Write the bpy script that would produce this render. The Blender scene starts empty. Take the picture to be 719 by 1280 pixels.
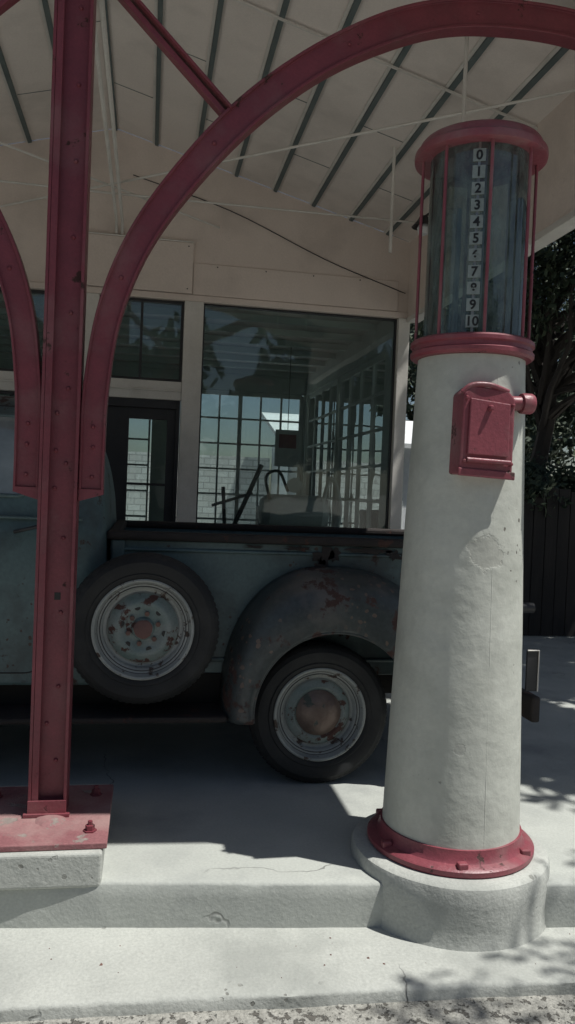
import bpy, bmesh, math, random
from mathutils import Vector, Matrix
random.seed(7)
S=bpy.context.scene
COL=bpy.context.collection

# ------------------------------------------------------------------ materials
def mat(name,c1,c2=None,scale=4,rough=.6,metal=0,bump=.2,bscale=60,patch=None,pthr=.6,pscale=5,spec=.5,streak=False,fine=.0,pits=None,stain=None,spot=None,soft=None,crack=None):
    """two-tone noise paint + optional patches (rust / dirt) + bump"""
    m=bpy.data.materials.new(name);m.use_nodes=True
    nt=m.node_tree;N=nt.nodes;L=nt.links
    b=N["Principled BSDF"];b.inputs["Roughness"].default_value=rough
    b.inputs["Metallic"].default_value=metal;b.inputs["Specular IOR Level"].default_value=spec
    tc=N.new("ShaderNodeTexCoord");mp=N.new("ShaderNodeMapping")
    L.new(tc.outputs["Object"],mp.inputs[0])
    if streak: mp.inputs["Scale"].default_value=(1,1,.18)
    def noise(s,d=6,r=.6,src=None):
        n=N.new("ShaderNodeTexNoise");n.inputs["Scale"].default_value=s;n.inputs["Detail"].default_value=d
        n.inputs["Roughness"].default_value=r;L.new(src or mp.outputs[0],n.inputs["Vector"]);return n
    def ramp(src,a,bb,o0=0,o1=1):
        r=N.new("ShaderNodeMapRange");r.inputs[1].default_value=a;r.inputs[2].default_value=bb
        r.inputs[3].default_value=o0;r.inputs[4].default_value=o1
        L.new(src,r.inputs[0]);return r.outputs[0]
    def madd(a,k,c):
        s2=N.new("ShaderNodeMath");s2.operation='MULTIPLY_ADD';s2.inputs[1].default_value=k;L.new(a,s2.inputs[0]);L.new(c,s2.inputs[2]);return s2.outputs[0]
    def mul(a,c):
        s2=N.new("ShaderNodeMath");s2.operation='MULTIPLY';L.new(a,s2.inputs[0]);L.new(c,s2.inputs[1]);return s2.outputs[0]
    def mix(fac,A,Bc,mode='MIX'):
        x=N.new("ShaderNodeMix");x.data_type='RGBA';x.blend_type=mode
        if isinstance(fac,(int,float)): x.inputs[0].default_value=fac
        else: L.new(fac,x.inputs[0])
        for k,q in ((6,A),(7,Bc)):
            if isinstance(q,tuple): x.inputs[k].default_value=tuple(q[:3])+(1,)
            else: L.new(q,x.inputs[k])
        return x.outputs[2]
    def warped(amt,sc):
        wv=N.new("ShaderNodeVectorMath");wv.operation='MULTIPLY_ADD';wv.inputs[1].default_value=(amt,amt,amt)
        L.new(noise(sc,4,.6,tc.outputs["Object"]).outputs[1],wv.inputs[0]);L.new(tc.outputs["Object"],wv.inputs[2]);return wv.outputs[0]
    c2=c2 or tuple(x*.75 for x in c1)
    out=mix(ramp(noise(scale).outputs[0],.3,.7),c1,c2)
    h=noise(bscale,4).outputs[0]
    if soft: h=madd(noise(soft[0],3,.5).outputs[0],soft[1],h)
    if fine>0:
        out=mix(1.0,out,ramp(noise(bscale*1.5,3).outputs[0],.3,.7,1-fine,1+fine*.4),'MULTIPLY')
    if stain:
        out=mix(ramp(noise(stain[1],7,.62,tc.outputs["Object"]).outputs[0],stain[2],stain[2]+.16,0,stain[3]),out,stain[0])
    if patch:
        pf=ramp(noise(pscale,10,.65).outputs[0],pthr,pthr+.035)
        pr=mix(noise(pscale*6,5).outputs[0],tuple(patch),tuple(x*.4 for x in patch[:3]))
        out=mix(pf,out,pr)
        L.new(ramp(pf,0,1,rough,.9),b.inputs["Roughness"])
        h=madd(pf,-.8,h)
    if pits:    # (scale, radius, colour, density)
        vo=N.new("ShaderNodeTexVoronoi");vo.inputs["Scale"].default_value=pits[0]
        L.new(warped(.03,pits[0]*.8),vo.inputs["Vector"])
        sep=N.new("ShaderNodeSeparateColor");L.new(vo.outputs["Color"],sep.inputs[0])
        rad=N.new("ShaderNodeMath");rad.operation='MULTIPLY';rad.inputs[1].default_value=pits[1];L.new(sep.outputs[0],rad.inputs[0])
        sb=N.new("ShaderNodeMath");sb.operation='SUBTRACT';L.new(rad.outputs[0],sb.inputs[0]);L.new(vo.outputs["Distance"],sb.inputs[1])
        mm=mul(ramp(sb.outputs[0],0,.05),ramp(noise(2.2,3,.5,tc.outputs["Object"]).outputs[0],pits[3],pits[3]+.06))
        out=mix(mm,out,pits[2]);h=madd(mm,-1.5,h)
    for sp in (spot or []):   # (centre, radius, colour, strength)
        vd=N.new("ShaderNodeVectorMath");vd.operation='DISTANCE';vd.inputs[1].default_value=sp[0];L.new(tc.outputs["Object"],vd.inputs[0])
        dd=madd(noise(16,6,.65,tc.outputs["Object"]).outputs[0],sp[1]*1.6,vd.outputs["Value"])
        mk=ramp(dd,sp[1]*1.75,sp[1]*1.62,0,sp[3])
        out=mix(mk,out,sp[2]);h=madd(mk,-1.2,h)
    if crack:   # (scale, width, colour)
        vo=N.new("ShaderNodeTexVoronoi");vo.feature='DISTANCE_TO_EDGE';vo.inputs["Scale"].default_value=crack[0]
        L.new(warped(.35,2.5),vo.inputs["Vector"])
        ck=mul(ramp(vo.outputs["Distance"],crack[1],crack[1]*.3),ramp(noise(1.7,2,.5,tc.outputs["Object"]).outputs[0],.50,.56,0,.8))
        out=mix(ck,out,crack[2]);h=madd(ck,-2.5,h)
    L.new(out,b.inputs["Base Color"])
    bp=N.new("ShaderNodeBump");bp.inputs["Strength"].default_value=bump;bp.inputs["Distance"].default_value=.006
    L.new(h,bp.inputs["Height"]);L.new(bp.outputs[0],b.inputs["Normal"])
    return m
RED=mat("red_paint",(.225,.048,.063),(.155,.035,.047),6,.45,bump=.3,patch=(.08,.035,.03),pthr=.64,pscale=9,fine=.12,stain=((.29,.135,.135),3,.52,.45))
RED2=mat("red_pump_paint",(.27,.066,.083),(.19,.046,.06),8,.42,bump=.3,patch=(.11,.055,.05),pthr=.63,pscale=12,fine=.12,stain=((.32,.18,.175),4,.52,.5))
REDB=mat("red_dusty_plate",(.30,.13,.135),(.23,.09,.098),5,.75,bump=.4,patch=(.36,.30,.27),pthr=.58,pscale=7,fine=.2,stain=((.36,.25,.23),3,.48,.6))
CONC=mat("concrete",(.48,.495,.455),(.39,.405,.375),2.0,.9,bump=.35,bscale=60,fine=.10,stain=((.23,.24,.235),1.1,.49,.65),crack=(.55,.0035,(.16,.16,.15)))
CONCF=mat("concrete_worn",(.49,.50,.46),(.39,.40,.37),3,.92,bump=.55,bscale=55,fine=.14,stain=((.26,.27,.25),2.0,.49,.55),pits=(26,.32,(.2,.2,.18),.58),soft=(7,1.5),crack=(.7,.004,(.15,.15,.14)))
GRAV=mat("gravel_asphalt",(.42,.41,.37),(.28,.275,.245),9,.95,bump=1.0,bscale=70,patch=(.16,.15,.13),pthr=.56,pscale=26,fine=.4)
ROAD=mat("road_concrete",(.40,.40,.375),(.32,.32,.305),1.5,.9,bump=.6,bscale=80,fine=.2)
GROUND=mat("ground_dirt",(.28,.26,.22),(.2,.185,.155),.8,.95,bump=.6,bscale=20,fine=.3)
PUMPW=mat("pump_cream_paint",(.55,.56,.50),(.47,.48,.425),2.2,.5,bump=.45,bscale=26,fine=.06,stain=((.35,.36,.315),2.4,.50,.6),patch=(.33,.32,.28),pthr=.70,pscale=7,pits=(38,.30,(.13,.12,.10),.60),soft=(4,6),
  spot=[((1.274,2.85,1.27),.080,(.42,.42,.37),.6),((1.20,2.84,.52),.03,(.34,.335,.30),.35)])
CREAM=mat("wall_cream",(.74,.64,.57),(.65,.56,.495),1.6,.75,bump=.25,bscale=50,fine=.06,stain=((.48,.41,.365),1.5,.50,.5))
CEILM=mat("ceiling_board",(.79,.715,.655),(.69,.625,.57),1.2,.75,bump=.2,fine=.06,stain=((.48,.43,.39),1.3,.50,.5))
BATT=mat("batten_green",(.13,.155,.15),(.09,.115,.115),6,.7,bump=.2)
TRIM=mat("trim_white",(.69,.66,.61),(.59,.56,.51),4,.6,bump=.2,fine=.06,stain=((.41,.39,.35),3,.52,.4))
WHT=mat("sash_white",(.62,.65,.62),(.5,.53,.5),5,.55,bump=.15)
DARKF=mat("dark_frame",(.03,.03,.032),(.02,.02,.022),5,.5,bump=.1)
TEAL=mat("truck_teal",(.105,.165,.17),(.072,.12,.125),2.5,.45,bump=.2,bscale=35,patch=(.075,.042,.034),pthr=.60,pscale=4.5,fine=.16,stain=((.04,.052,.055),2.3,.48,.8),pits=(30,.36,(.05,.03,.025),.58))
TEALR=mat("truck_fender",(.042,.05,.052),(.072,.088,.090),3.0,.40,bump=.3,bscale=30,patch=(.10,.055,.048),pthr=.56,pscale=5,fine=.22,stain=((.16,.14,.13),2.6,.53,.7),pits=(28,.38,(.15,.11,.09),.52))
RUSTD=mat("rust_dark",(.035,.027,.024),(.018,.016,.016),8,.8,bump=.5,patch=(.10,.05,.04),pthr=.6,pscale=10)
RUST=mat("rust",(.20,.11,.085),(.10,.06,.05),9,.7,bump=.5)
TIRE=mat("tire_rubber",(.011,.012,.013),(.02,.021,.022),5,.72,bump=.3,bscale=60,stain=((.04,.04,.038),5,.52,.5))
RIMW=mat("rim_pale",(.38,.40,.385),(.25,.27,.26),6,.42,bump=.25,patch=(.12,.085,.07),pthr=.58,pscale=14,fine=.12)
RIMT=mat("rim_teal",(.12,.19,.185),(.25,.28,.27),7,.5,bump=.3,patch=(.12,.06,.05),pthr=.55,pscale=12,fine=.15)
CHR=mat("dull_metal",(.35,.35,.33),(.2,.19,.18),8,.35,metal=.8,bump=.2)
HUB=mat("hubcap_rusty",(.25,.195,.165),(.13,.09,.075),7,.45,metal=.4,bump=.4,patch=(.16,.19,.175),pthr=.54,pscale=10)
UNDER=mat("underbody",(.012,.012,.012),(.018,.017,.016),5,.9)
INTW=mat("interior_wall",(.50,.55,.52),(.42,.47,.44),1.5,.8)
INTF=mat("interior_floor",(.20,.19,.175),(.14,.13,.12),2,.6)
FENCE=mat("fence_wood",(.04,.035,.032),(.022,.02,.019),5,.9,bump=.5,streak=True)
BARK=mat("bark",(.06,.05,.042),(.035,.029,.025),9,.95,bump=1,bscale=25,streak=True)
LEAFA=mat("leaf_a",(.042,.065,.036),(.028,.045,.026),2,.7)
LEAFB=mat("leaf_b",(.075,.095,.052),(.05,.07,.038),2,.7)
SHEDM=mat("shed_wall",(.78,.80,.80),(.7,.72,.72),1.5,.8,bump=.2,stain=((.5,.5,.48),1.4,.5,.5))
GREYR=mat("roof_grey",(.3,.3,.3),(.22,.22,.22),3,.8)
BLK=mat("black_paint",(.012,.012,.013),(.018,.018,.018),5,.5)
WPL=mat("number_plate",(.27,.31,.30),(.22,.26,.25),18,.6,fine=.15)
PLASTIC=mat("pale_sign",(.6,.62,.6),(.5,.52,.5),6,.5)

def glassmat(name,tint,refl=.12,ior=1.5,dirt=.0,dirtc=(.4,.45,.45),lo=.35,dscale=9):
    m=bpy.data.materials.new(name);m.use_nodes=True;nt=m.node_tree;N=nt.nodes;L=nt.links
    N.remove(N["Principled BSDF"]);o=N["Material Output"]
    t=N.new("ShaderNodeBsdfTransparent");t.inputs[0].default_value=tuple(tint)+(1,)
    g=N.new("ShaderNodeBsdfGlossy");g.inputs["Roughness"].default_value=.015
    fr=N.new("ShaderNodeFresnel");fr.inputs[0].default_value=ior
    ad=N.new("ShaderNodeMath");ad.operation='ADD';ad.inputs[1].default_value=refl;ad.use_clamp=True
    L.new(fr.outputs[0],ad.inputs[0])
    mx=N.new("ShaderNodeMixShader");L.new(ad.outputs[0],mx.inputs[0]);L.new(t.outputs[0],mx.inputs[1]);L.new(g.outputs[0],mx.inputs[2])
    tc=N.new("ShaderNodeTexCoord");nz=N.new("ShaderNodeTexNoise");nz.inputs["Scale"].default_value=1.3
    L.new(tc.outputs["Object"],nz.inputs["Vector"])
    bp=N.new("ShaderNodeBump");bp.inputs["Strength"].default_value=.25;bp.inputs["Distance"].default_value=.02
    L.new(nz.outputs[0],bp.inputs["Height"]);L.new(bp.outputs[0],g.inputs["Normal"])
    last=mx
    if dirt>0:
        d=N.new("ShaderNodeBsdfDiffuse");d.inputs[0].default_value=tuple(dirtc)+(1,)
        mp=N.new("ShaderNodeMapping");mp.inputs["Scale"].default_value=(1,1,.45);L.new(tc.outputs["Object"],mp.inputs[0])
        n2=N.new("ShaderNodeTexNoise");n2.inputs["Scale"].default_value=dscale;n2.inputs["Detail"].default_value=9;n2.inputs["Roughness"].default_value=.7;L.new(mp.outputs[0],n2.inputs["Vector"])
        mr=N.new("ShaderNodeMapRange");mr.inputs[1].default_value=.38;mr.inputs[2].default_value=.66;mr.inputs[3].default_value=dirt*lo;mr.inputs[4].default_value=dirt
        L.new(n2.outputs[0],mr.inputs[0])
        m2=N.new("ShaderNodeMixShader");L.new(mr.outputs[0],m2.inputs[0]);L.new(mx.outputs[0],m2.inputs[1]);L.new(d.outputs[0],m2.inputs[2]);last=m2
    L.new(last.outputs[0],o.inputs[0]);return m
GLASS=glassmat("window_glass",(.84,.91,.90),.035,dirt=.06)
GLASSB=glassmat("rear_window_glass",(.90,.94,.94),.0,dirt=.05)
PGLASS=glassmat("pump_glass",(.62,.71,.67),.05,dirt=.55,dirtc=(.20,.26,.25),lo=.12,dscale=16)

# ------------------------------------------------------------------ helpers
def empty(name,loc=(0,0,0)):
    e=bpy.data.objects.new(name,None);e.location=loc;COL.objects.link(e);return e
def mesh(name,v,f,m,parent=None,smooth=False,bevel=0,seg=2,sharp=None):
    me=bpy.data.meshes.new(name);me.from_pydata([tuple(x) for x in v],[],f);me.update()
    bm=bmesh.new();bm.from_mesh(me);bmesh.ops.recalc_face_normals(bm,faces=bm.faces);bm.to_mesh(me);bm.free()
    ms=m if isinstance(m,(list,tuple)) else [m]
    for x in ms: me.materials.append(x)
    o=bpy.data.objects.new(name,me);COL.objects.link(o)
    if smooth:
        for p in me.polygons:p.use_smooth=True
        try: me.set_sharp_from_angle(angle=math.radians(sharp or 40))
        except Exception: pass
    if bevel:
        b=o.modifiers.new("b",'BEVEL');b.width=bevel;b.segments=seg;b.limit_method='ANGLE'
    if parent: o.parent=parent
    return o
def boxvf(x0,x1,y0,y1,z0,z1):
    v=[(x0,y0,z0),(x1,y0,z0),(x1,y1,z0),(x0,y1,z0),(x0,y0,z1),(x1,y0,z1),(x1,y1,z1),(x0,y1,z1)]
    return v,[(0,3,2,1),(4,5,6,7),(0,1,5,4),(1,2,6,5),(2,3,7,6),(3,0,4,7)]
def box(name,x0,x1,y0,y1,z0,z1,m,parent=None,bevel=0,seg=2):
    v,f=boxvf(x0,x1,y0,y1,z0,z1);return mesh(name,v,f,m,parent,bevel=bevel,seg=seg)
def boxes(name,lst,m,parent=None,bevel=0):
    V=[];Fs=[]
    for b in lst:
        v,f=boxvf(*b);n=len(V);V+=v;Fs+=[tuple(i+n for i in q) for q in f]
    return mesh(name,V,Fs,m,parent,bevel=bevel)
def lathe(name,prof,c,m,parent=None,axis='Z',seg=72,sharp=35,wob=0):
    V=[];Fs=[];n=len(prof)
    for i in range(seg):
        a=2*math.pi*i/seg
        for (r,h) in prof:
            if wob: r=r*(1+wob*(math.sin(3*a+h*9)+.6*math.sin(7*a+h*23+1)+.4*math.sin(13*a+h*41)))
            if axis=='Z': V.append((c[0]+r*math.cos(a),c[1]+r*math.sin(a),c[2]+h))
            elif axis=='Y': V.append((c[0]+r*math.cos(a),c[1]+h,c[2]+r*math.sin(a)))
            else: V.append((c[0]+h,c[1]+r*math.cos(a),c[2]+r*math.sin(a)))
    for i in range(seg):
        j=(i+1)%seg
        for k in range(n-1):
            Fs.append((i*n+k,j*n+k,j*n+k+1,i*n+k+1))
    o=mesh(name,V,Fs,m,parent,smooth=True,sharp=sharp)
    bm=bmesh.new();bm.from_mesh(o.data);bmesh.ops.remove_doubles(bm,verts=bm.verts,dist=1e-5);bmesh.ops.recalc_face_normals(bm,faces=bm.faces);bm.to_mesh(o.data);bm.free()
    return o
def tube(name,pts,r,m,parent=None,res=4):
    c=bpy.data.curves.new(name,'CURVE');c.dimensions='3D';c.bevel_depth=r;c.bevel_resolution=res;c.use_fill_caps=True
    s=c.splines.new('POLY');s.points.add(len(pts)-1)
    for i,p in enumerate(pts): s.points[i].co=(*p,1)
    c.materials.append(m);o=bpy.data.objects.new(name,c);COL.objects.link(o)
    if parent:o.parent=parent
    return o
def cr(pts,n=8):
    """catmull-rom resample"""
    P=[Vector(p) for p in pts];P=[P[0]*2-P[1]]+P+[P[-1]*2-P[-2]];o=[]
    for i in range(1,len(P)-2):
        for k in range(n):
            t=k/n;a,b,c,d=P[i-1],P[i],P[i+1],P[i+2]
            o.append(.5*((2*b)+(c-a)*t+(2*a-5*b+4*c-d)*t*t+(3*b-a-3*c+d)*t**3))
    o.append(P[-2]);return o
def bolts(name,locs,r,m,parent,axis='Y',h=.012):
    V=[];Fs=[]
    for (x,y,z) in locs:
        n=len(V);S_=8
        for hh,rr in ((0,r),(-h*.6,r*.9),(-h,r*.5)):
            for i in range(S_):
                a=2*math.pi*i/S_
                if axis=='Y': V.append((x+rr*math.cos(a),y+hh,z+rr*math.sin(a)))
                else: V.append((x+rr*math.cos(a),y+rr*math.sin(a),z-hh))
        for k in range(2):
            for i in range(S_):
                j=(i+1)%S_;Fs.append((n+k*S_+i,n+k*S_+j,n+(k+1)*S_+j,n+(k+1)*S_+i))
        Fs.append(tuple(n+2*S_+i for i in range(S_)))
    return mesh(name,V,Fs,m,parent,smooth=True)

# ------------------------------------------------------------------ ground
def sheet(name,pts,z0,z1,m,bevel=0,parent=None):
    n=len(pts);v=[(x,y,z1) for x,y in pts]+[(x,y,z0) for x,y in pts]
    f=[tuple(range(n)),tuple(range(2*n-1,n-1,-1))]+[(i,i+n,(i+1)%n+n,(i+1)%n) for i in range(n)]
    return mesh(name,v,f,m,parent,bevel=bevel,seg=3)
g=mesh("ground",[(-300,-300,-.34),(300,-300,-.34),(300,300,-.34),(-300,300,-.34)],[(0,1,2,3)],GROUND)
def rough_slab(name,xs0,xs1,yf,yb,z0,z1,m,amp=.006):
    n=420;V=[];Fs=[]
    R_=random.Random(3+int(z1*100))
    ph=[R_.uniform(0,6) for _ in range(8)]
    def w(x): return sum(math.sin(x*(7*1.9**i)+ph[i])*amp*.7**i for i in range(6))*.5
    for i in range(n+1):
        x=xs0+(xs1-xs0)*i/n;y=yf(x)
        c=w(x);d=w(x*1.3+9)
        chip=max(0,math.sin(x*9+ph[3])*math.sin(x*23+ph[4])-.6)*.02
        V+=[(x,y-.002+c*.6,z0),(x,y+c*.5,z1-.06),(x,y+c*.6,z1-.012-chip),(x,y+.004+c+chip*.6,z1-.004-chip*.4),(x,y+.012+c+chip,z1-.0005),(x,y+.06,z1),(x,yb,z1)]
    k=7
    for i in range(n):
        for j in range(k-1):
            a=i*k+j;Fs.append((a,a+k,a+k+1,a+1))
    return mesh(name,V,Fs,m,None,smooth=True,sharp=60)
rough_slab("forecourt_pavement",-9,7,lambda x:2.99-.098*(x+.1),6.62,-.20,0.0,CONC,amp=.004)
rough_slab("sidewalk",-9,9,lambda x:2.56-.035*(x+.4),3.6,-.26,-.17,CONCF,amp=.010)
sheet("gutter",[(-30,1.9),(30,1.9),(30,2.64),(-30,2.64)],-.33,-.215,GRAV)
sheet("road",[(-60,-8),(60,-8),(60,1.9),(-60,1.9)],-.335,-.25,ROAD)
sheet("yard_pavement",[(7.0,2.7),(14,2.7),(14,14),(2.6,14),(2.6,6.63),(7.0,6.63)],-.2,-.03,CONCF)
def scatter(name,n,x0,x1,y0,y1,z,s0,s1,m,seed):
    R_=random.Random(seed);V=[];Fs=[]
    for i in range(n):
        s=R_.uniform(s0,s1)*(R_.random()**2+.35);x=R_.uniform(x0,x1);y=R_.uniform(y0,y1);a=R_.uniform(0,6.3)
        b=len(V)
        for k in range(4):
            q=a+k*1.57+R_.uniform(-.3,.3);V.append((x+s*math.cos(q)*R_.uniform(.7,1.2),y+s*math.sin(q),z-.001))
        V.append((x,y,z+s*R_.uniform(.4,.8)))
        for k in range(4): Fs.append((b+k,b+(k+1)%4,b+4))
    return mesh(name,V,Fs,m)
scatter("gravel",2600,-2,3.5,1.95,2.53,-.215,.004,.011,GRAV,4)
scatter("dry_leaf_litter",120,-2,3.5,2.6,2.88,-.17,.003,.007,RUST,6)

# ------------------------------------------------------------------ building
B=empty("gas_station_building")
YF=6.6
def wallgable(x):return 4.31-.27*abs(x+.35)
XL=-2.85;XR=2.15
W0=2.99
v=[];xs=[XL,-1.6,-.35,.9,XR]
for y in (YF,YF+.12):
    for x in xs: v+=[(x,y,W0),(x,y,wallgable(x)-.002)]
f=[]
for i in range(4):
    a=2*i;f.append((a,a+2,a+3,a+1));b_=10+a;f.append((b_,b_+1,b_+3,b_+2));f.append((a,a+10,a+12,a+2))
mesh("gable_wall",v,f,CREAM,B)
box("head_trim",XL,XR,YF-.022,YF-.001,2.99,3.04,CREAM,B,.004)
box("sign_panel",-.70,.30,YF-.045,YF-.002,3.045,3.45,CREAM,B,.006)
box("sign_panel_b",.305,2.04,YF-.015,YF-.002,3.045,3.30,CREAM,B,.003)
tube("sign_panel_edge",[(-.70,YF-.05,3.455),(.30,YF-.05,3.455)],.006,TRIM,B)
bolts("panel_screws",[(x,YF-.046,z) for x in (-.66,-.2,.26) for z in (3.08,3.42)]+[(x,YF-.016,3.28) for x in (.5,.9,1.3,1.7)],.006,DARKF,B,h=.004)
tube("wall_wire",cr([(-.2,YF-.02,3.95),(.6,YF-.02,3.74),(1.4,YF-.02,3.42),(2.1,YF-.02,3.2)],6),.004,DARKF,B)
for nm,a,b_ in (("post_1",.245,.40),("post_2",2.05,XR),("post_3",-.55,-.43),("post_4",-1.75,-1.62),("post_5",XL,XL+.12)):
    box(nm,a,b_,YF-.03,YF+.10,0,2.988,TRIM,B,.005)
box("transom_rail",XL+.121,.244,YF-.02,YF+.08,2.18,2.33,TRIM,B,.004)
tube("transom_moulding",[(XL+.13,YF-.026,2.255),(.24,YF-.026,2.255)],.009,TRIM,B)
box("sill_right",.401,2.049,YF-.035,YF+.09,.82,.90,TRIM,B,.004)
box("bulkhead_right",.401,2.049,YF,YF+.09,0,.818,CREAM,B)
box("bulkhead_left",XL+.121,-.56,YF,YF+.09,0,.9,CREAM,B)
def pane(name,x0,x1,z0,z1,y=YF+.04,m=GLASS,nx=1,nz=1,fm=DARKF,t=.022):
    box(name+"_glass",x0+t,x1-t,y,y+.006,z0+t,z1-t,m,B)
    l=[(x0,x1,y-.02,y+.025,z0,z0+t),(x0,x1,y-.02,y+.025,z1-t,z1),(x0,x0+t,y-.019,y+.024,z0+t,z1-t),(x1-t,x1,y-.019,y+.024,z0+t,z1-t)]
    for i in range(1,nx):
        x=x0+(x1-x0)*i/nx;l.append((x-.01,x+.01,y-.015,y+.02,z0+t,z1-t))
    for i in range(1,nz):
        z=z0+(z1-z0)*i/nz;l.append((x0+t,x1-t,y-.013,y+.018,z-.01,z+.01))
    boxes(name+"_frame",l,fm,B)
pane("window_front",.402,2.048,.90,2.986,t=.012)
pane("transom_a",-.428,.243,2.332,2.986,nx=2)
pane("transom_b",-1.618,-.552,2.332,2.986)
pane("transom_c",XL+.122,-1.752,2.332,2.986)
pane("window_left",-1.618,-.552,.9,2.178,nx=2,nz=3)
pane("window_left2",XL+.122,-1.752,.9,2.178,nx=2,nz=3)
DW=(-.425,.24)
boxes("door",[(DW[0],DW[0]+.03,YF+.0,YF+.09,0,2.178),(DW[1]-.03,DW[1],YF+.0,YF+.09,0,2.178),(DW[0]+.03,DW[1]-.03,YF+.0,YF+.09,2.11,2.178),
 (DW[0]+.03,DW[0]+.26,YF+.03,YF+.07,.05,2.11),(DW[1]-.10,DW[1]-.03,YF+.03,YF+.07,.05,2.11),(DW[0]+.26,DW[1]-.10,YF+.03,YF+.07,.05,.9),(DW[0]+.26,DW[1]-.10,YF+.03,YF+.07,2.02,2.11),
 (DW[0]+.26,DW[1]-.10,YF+.032,YF+.068,1.48,1.50)],DARKF,B,.002)
box("door_glass",DW[0]+.26,DW[1]-.10,YF+.045,YF+.05,.9,2.02,GLASS,B)
YB=10.6
box("floor",XL+.1,XR-.02,YF+.13,YB,-.1,.05,INTF,B)
box("interior_ceiling",XL+.1,XR-.02,YF+.13,YB,3.06,3.12,TRIM,B)
boxes("ceiling_joists",[(XL+.11,XR-.11,YF+.6+k*.55,YF+.64+k*.55,3.0,3.059) for k in range(7)],INTW,B)
box("left_wall",XL,XL+.1,YF+.125,YB,0,3.4,INTW,B)
def multipane(name,ax,a0,a1,c,z0,z1,n,nz,th=.012):
    l=[]
    for i in range(n+1):
        x=a0+(a1-a0)*i/n;w=.026 if i%3==0 else th
        l.append((x-w,x+w,c-.02,c+.02,z0,z1) if ax=='x' else (c-.02,c+.02,x-w,x+w,z0,z1))
    for k in range(nz+1):
        z=z0+(z1-z0)*k/nz;w=.03 if k in(0,nz) else th
        l.append((a0,a1,c-.016,c+.016,z-w,z+w) if ax=='x' else (c-.016,c+.016,a0,a1,z-w,z+w))
    boxes(name,l,WHT,B)
    v=[(a0,c,z0),(a1,c,z0),(a1,c,z1),(a0,c,z1)] if ax=='x' else [(c,a0,z0),(c,a1,z0),(c,a1,z1),(c,a0,z1)]
    mesh(name+"_glass",v,[(0,1,2,3)],GLASSB,B)
multipane("back_window",'x',.35,2.0,YB,.75,2.75,6,6)
multipane("back_window_b",'x',-1.4,-.0,YB,.75,2.75,5,6)
boxes("back_wall",[(XL+.1,-1.43,YB-.05,YB+.05,0,3.2),(.03,.32,YB-.05,YB+.05,0,3.2),(2.03,XR,YB-.05,YB+.05,0,3.2),(-1.43,.03,YB-.05,YB+.05,0,.72),(.32,2.03,YB-.05,YB+.05,0,.72),(-1.43,.03,YB-.05,YB+.05,2.78,3.2),(.32,2.03,YB-.05,YB+.05,2.78,3.2)],INTW,B)
XS=XR-.06
multipane("side_window",'y',6.95,8.7,XS,.75,2.75,4,6)
multipane("side_window_b",'y',8.80,10.45,XS,.75,2.75,4,6)
boxes("side_wall",[(XS-.04,XS+.058,YF+.125,6.92,0,3.3),(XS-.04,XS+.058,8.73,8.77,0,3.3),(XS-.04,XS+.058,10.48,YB-.055,0,3.3),(XS-.04,XS+.058,6.92,8.73,0,.72),(XS-.04,XS+.058,8.77,10.48,0,.72),(XS-.04,XS+.058,6.92,8.73,2.78,3.3),(XS-.04,XS+.058,8.77,10.48,2.78,3.3)],WHT,B)
box("roof_rear",XL-.2,XR+.2,YF+.125,YB+.3,3.42,3.5,GREYR,B)

# canopy -----------------------------------------------------------
Cn=empty("canopy")
YC0=2.62;YC1=6.598
def strip(x0,x1,y0,y1,dz0,dz1):
    v=[]
    for y in (y0,y1):
        for x in (x0,x1):
            for d in (dz0,dz1): v.append((x,y,wallgable(x)+d))
    return v,[(0,2,3,1),(4,5,7,6),(0,4,6,2),(1,3,7,5),(0,1,5,4),(2,6,7,3)]
def strips(name,lst,m):
    V=[];Fs=[]
    for a in lst:
        v,f=strip(*a);n=len(V);V+=v;Fs+=[tuple(i+n for i in q) for q in f]
    mesh(name,V,Fs,m,Cn)
strips("roof_deck",[(-.35,XR+.0,YC0,YC1,0,.06),(XL,-.35,YC0,YC1,0,.06)],CEILM)
bl=[]
for k in range(-7,8):
    x=-.35+.325*k
    if XL<x-.02 and x+.02<XR: bl.append((x-.014,x+.014,YC0+.01,YC1-.003,-.018,-.001))
strips("ceiling_battens",bl,BATT)
strips("batten_beads",[(a[0]-.02,a[0]-.002,a[2],a[3],-.009,-.0015) for a in bl],TRIM)
cj=[]
for k in range(-8,8):
    xa=-.35+.325*k;xb=xa+.325
    if xa<XL or xb>XR: continue
    for yy in ((3.4,5.1) if k%2 else (5.85,)): cj.append((xa+.018,xb-.023,yy,yy+.005,-.003,-.0005))
strips("board_joints",cj,BATT)
strips("cross_cleat",[(-.345,XR-.02,4.34,4.352,-.030,-.0185),(XL,-.355,4.34,4.352,-.030,-.0185)],TRIM)
for nm,x in (("valance_right",XR),("valance_left",XL)):
    box(nm,x-.02,x+.05,YC0,YC1+.1,2.98,3.66,CREAM,Cn,.004)
    box(nm+"_rail",x-.035,x+.065,YC0,YC1-.04,2.95,2.99,TRIM,Cn,.004)
v=[(XL,YC0-.04,3.45),(-.35,YC0-.04,4.12),(XR,YC0-.04,3.45),(XR,YC0-.04,3.72),(-.35,YC0-.04,4.40),(XL,YC0-.04,3.72)]
v=v+[(a,b_+.038,c) for a,b_,c in v]
mesh("front_fascia",v,[(0,1,4,5),(1,2,3,4),(6,11,10,7),(7,10,9,8),(0,6,7,1),(1,7,8,2),(2,8,9,3),(3,9,10,4),(4,10,11,5),(5,11,6,0)],CREAM,Cn)
tube("tie_rod_a",[(XL,6.0,3.60),(-.3,6.0,3.585),(XR-.02,6.0,3.60)],.008,TRIM,Cn)
tube("brace_rod_a",[(2.13,3.84,3.60),(-1.2,6.58,3.60)],.008,TRIM,Cn)
tube("brace_rod_b",[(-2.83,3.84,3.60),(.5,6.58,3.60)],.008,TRIM,Cn)
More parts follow.
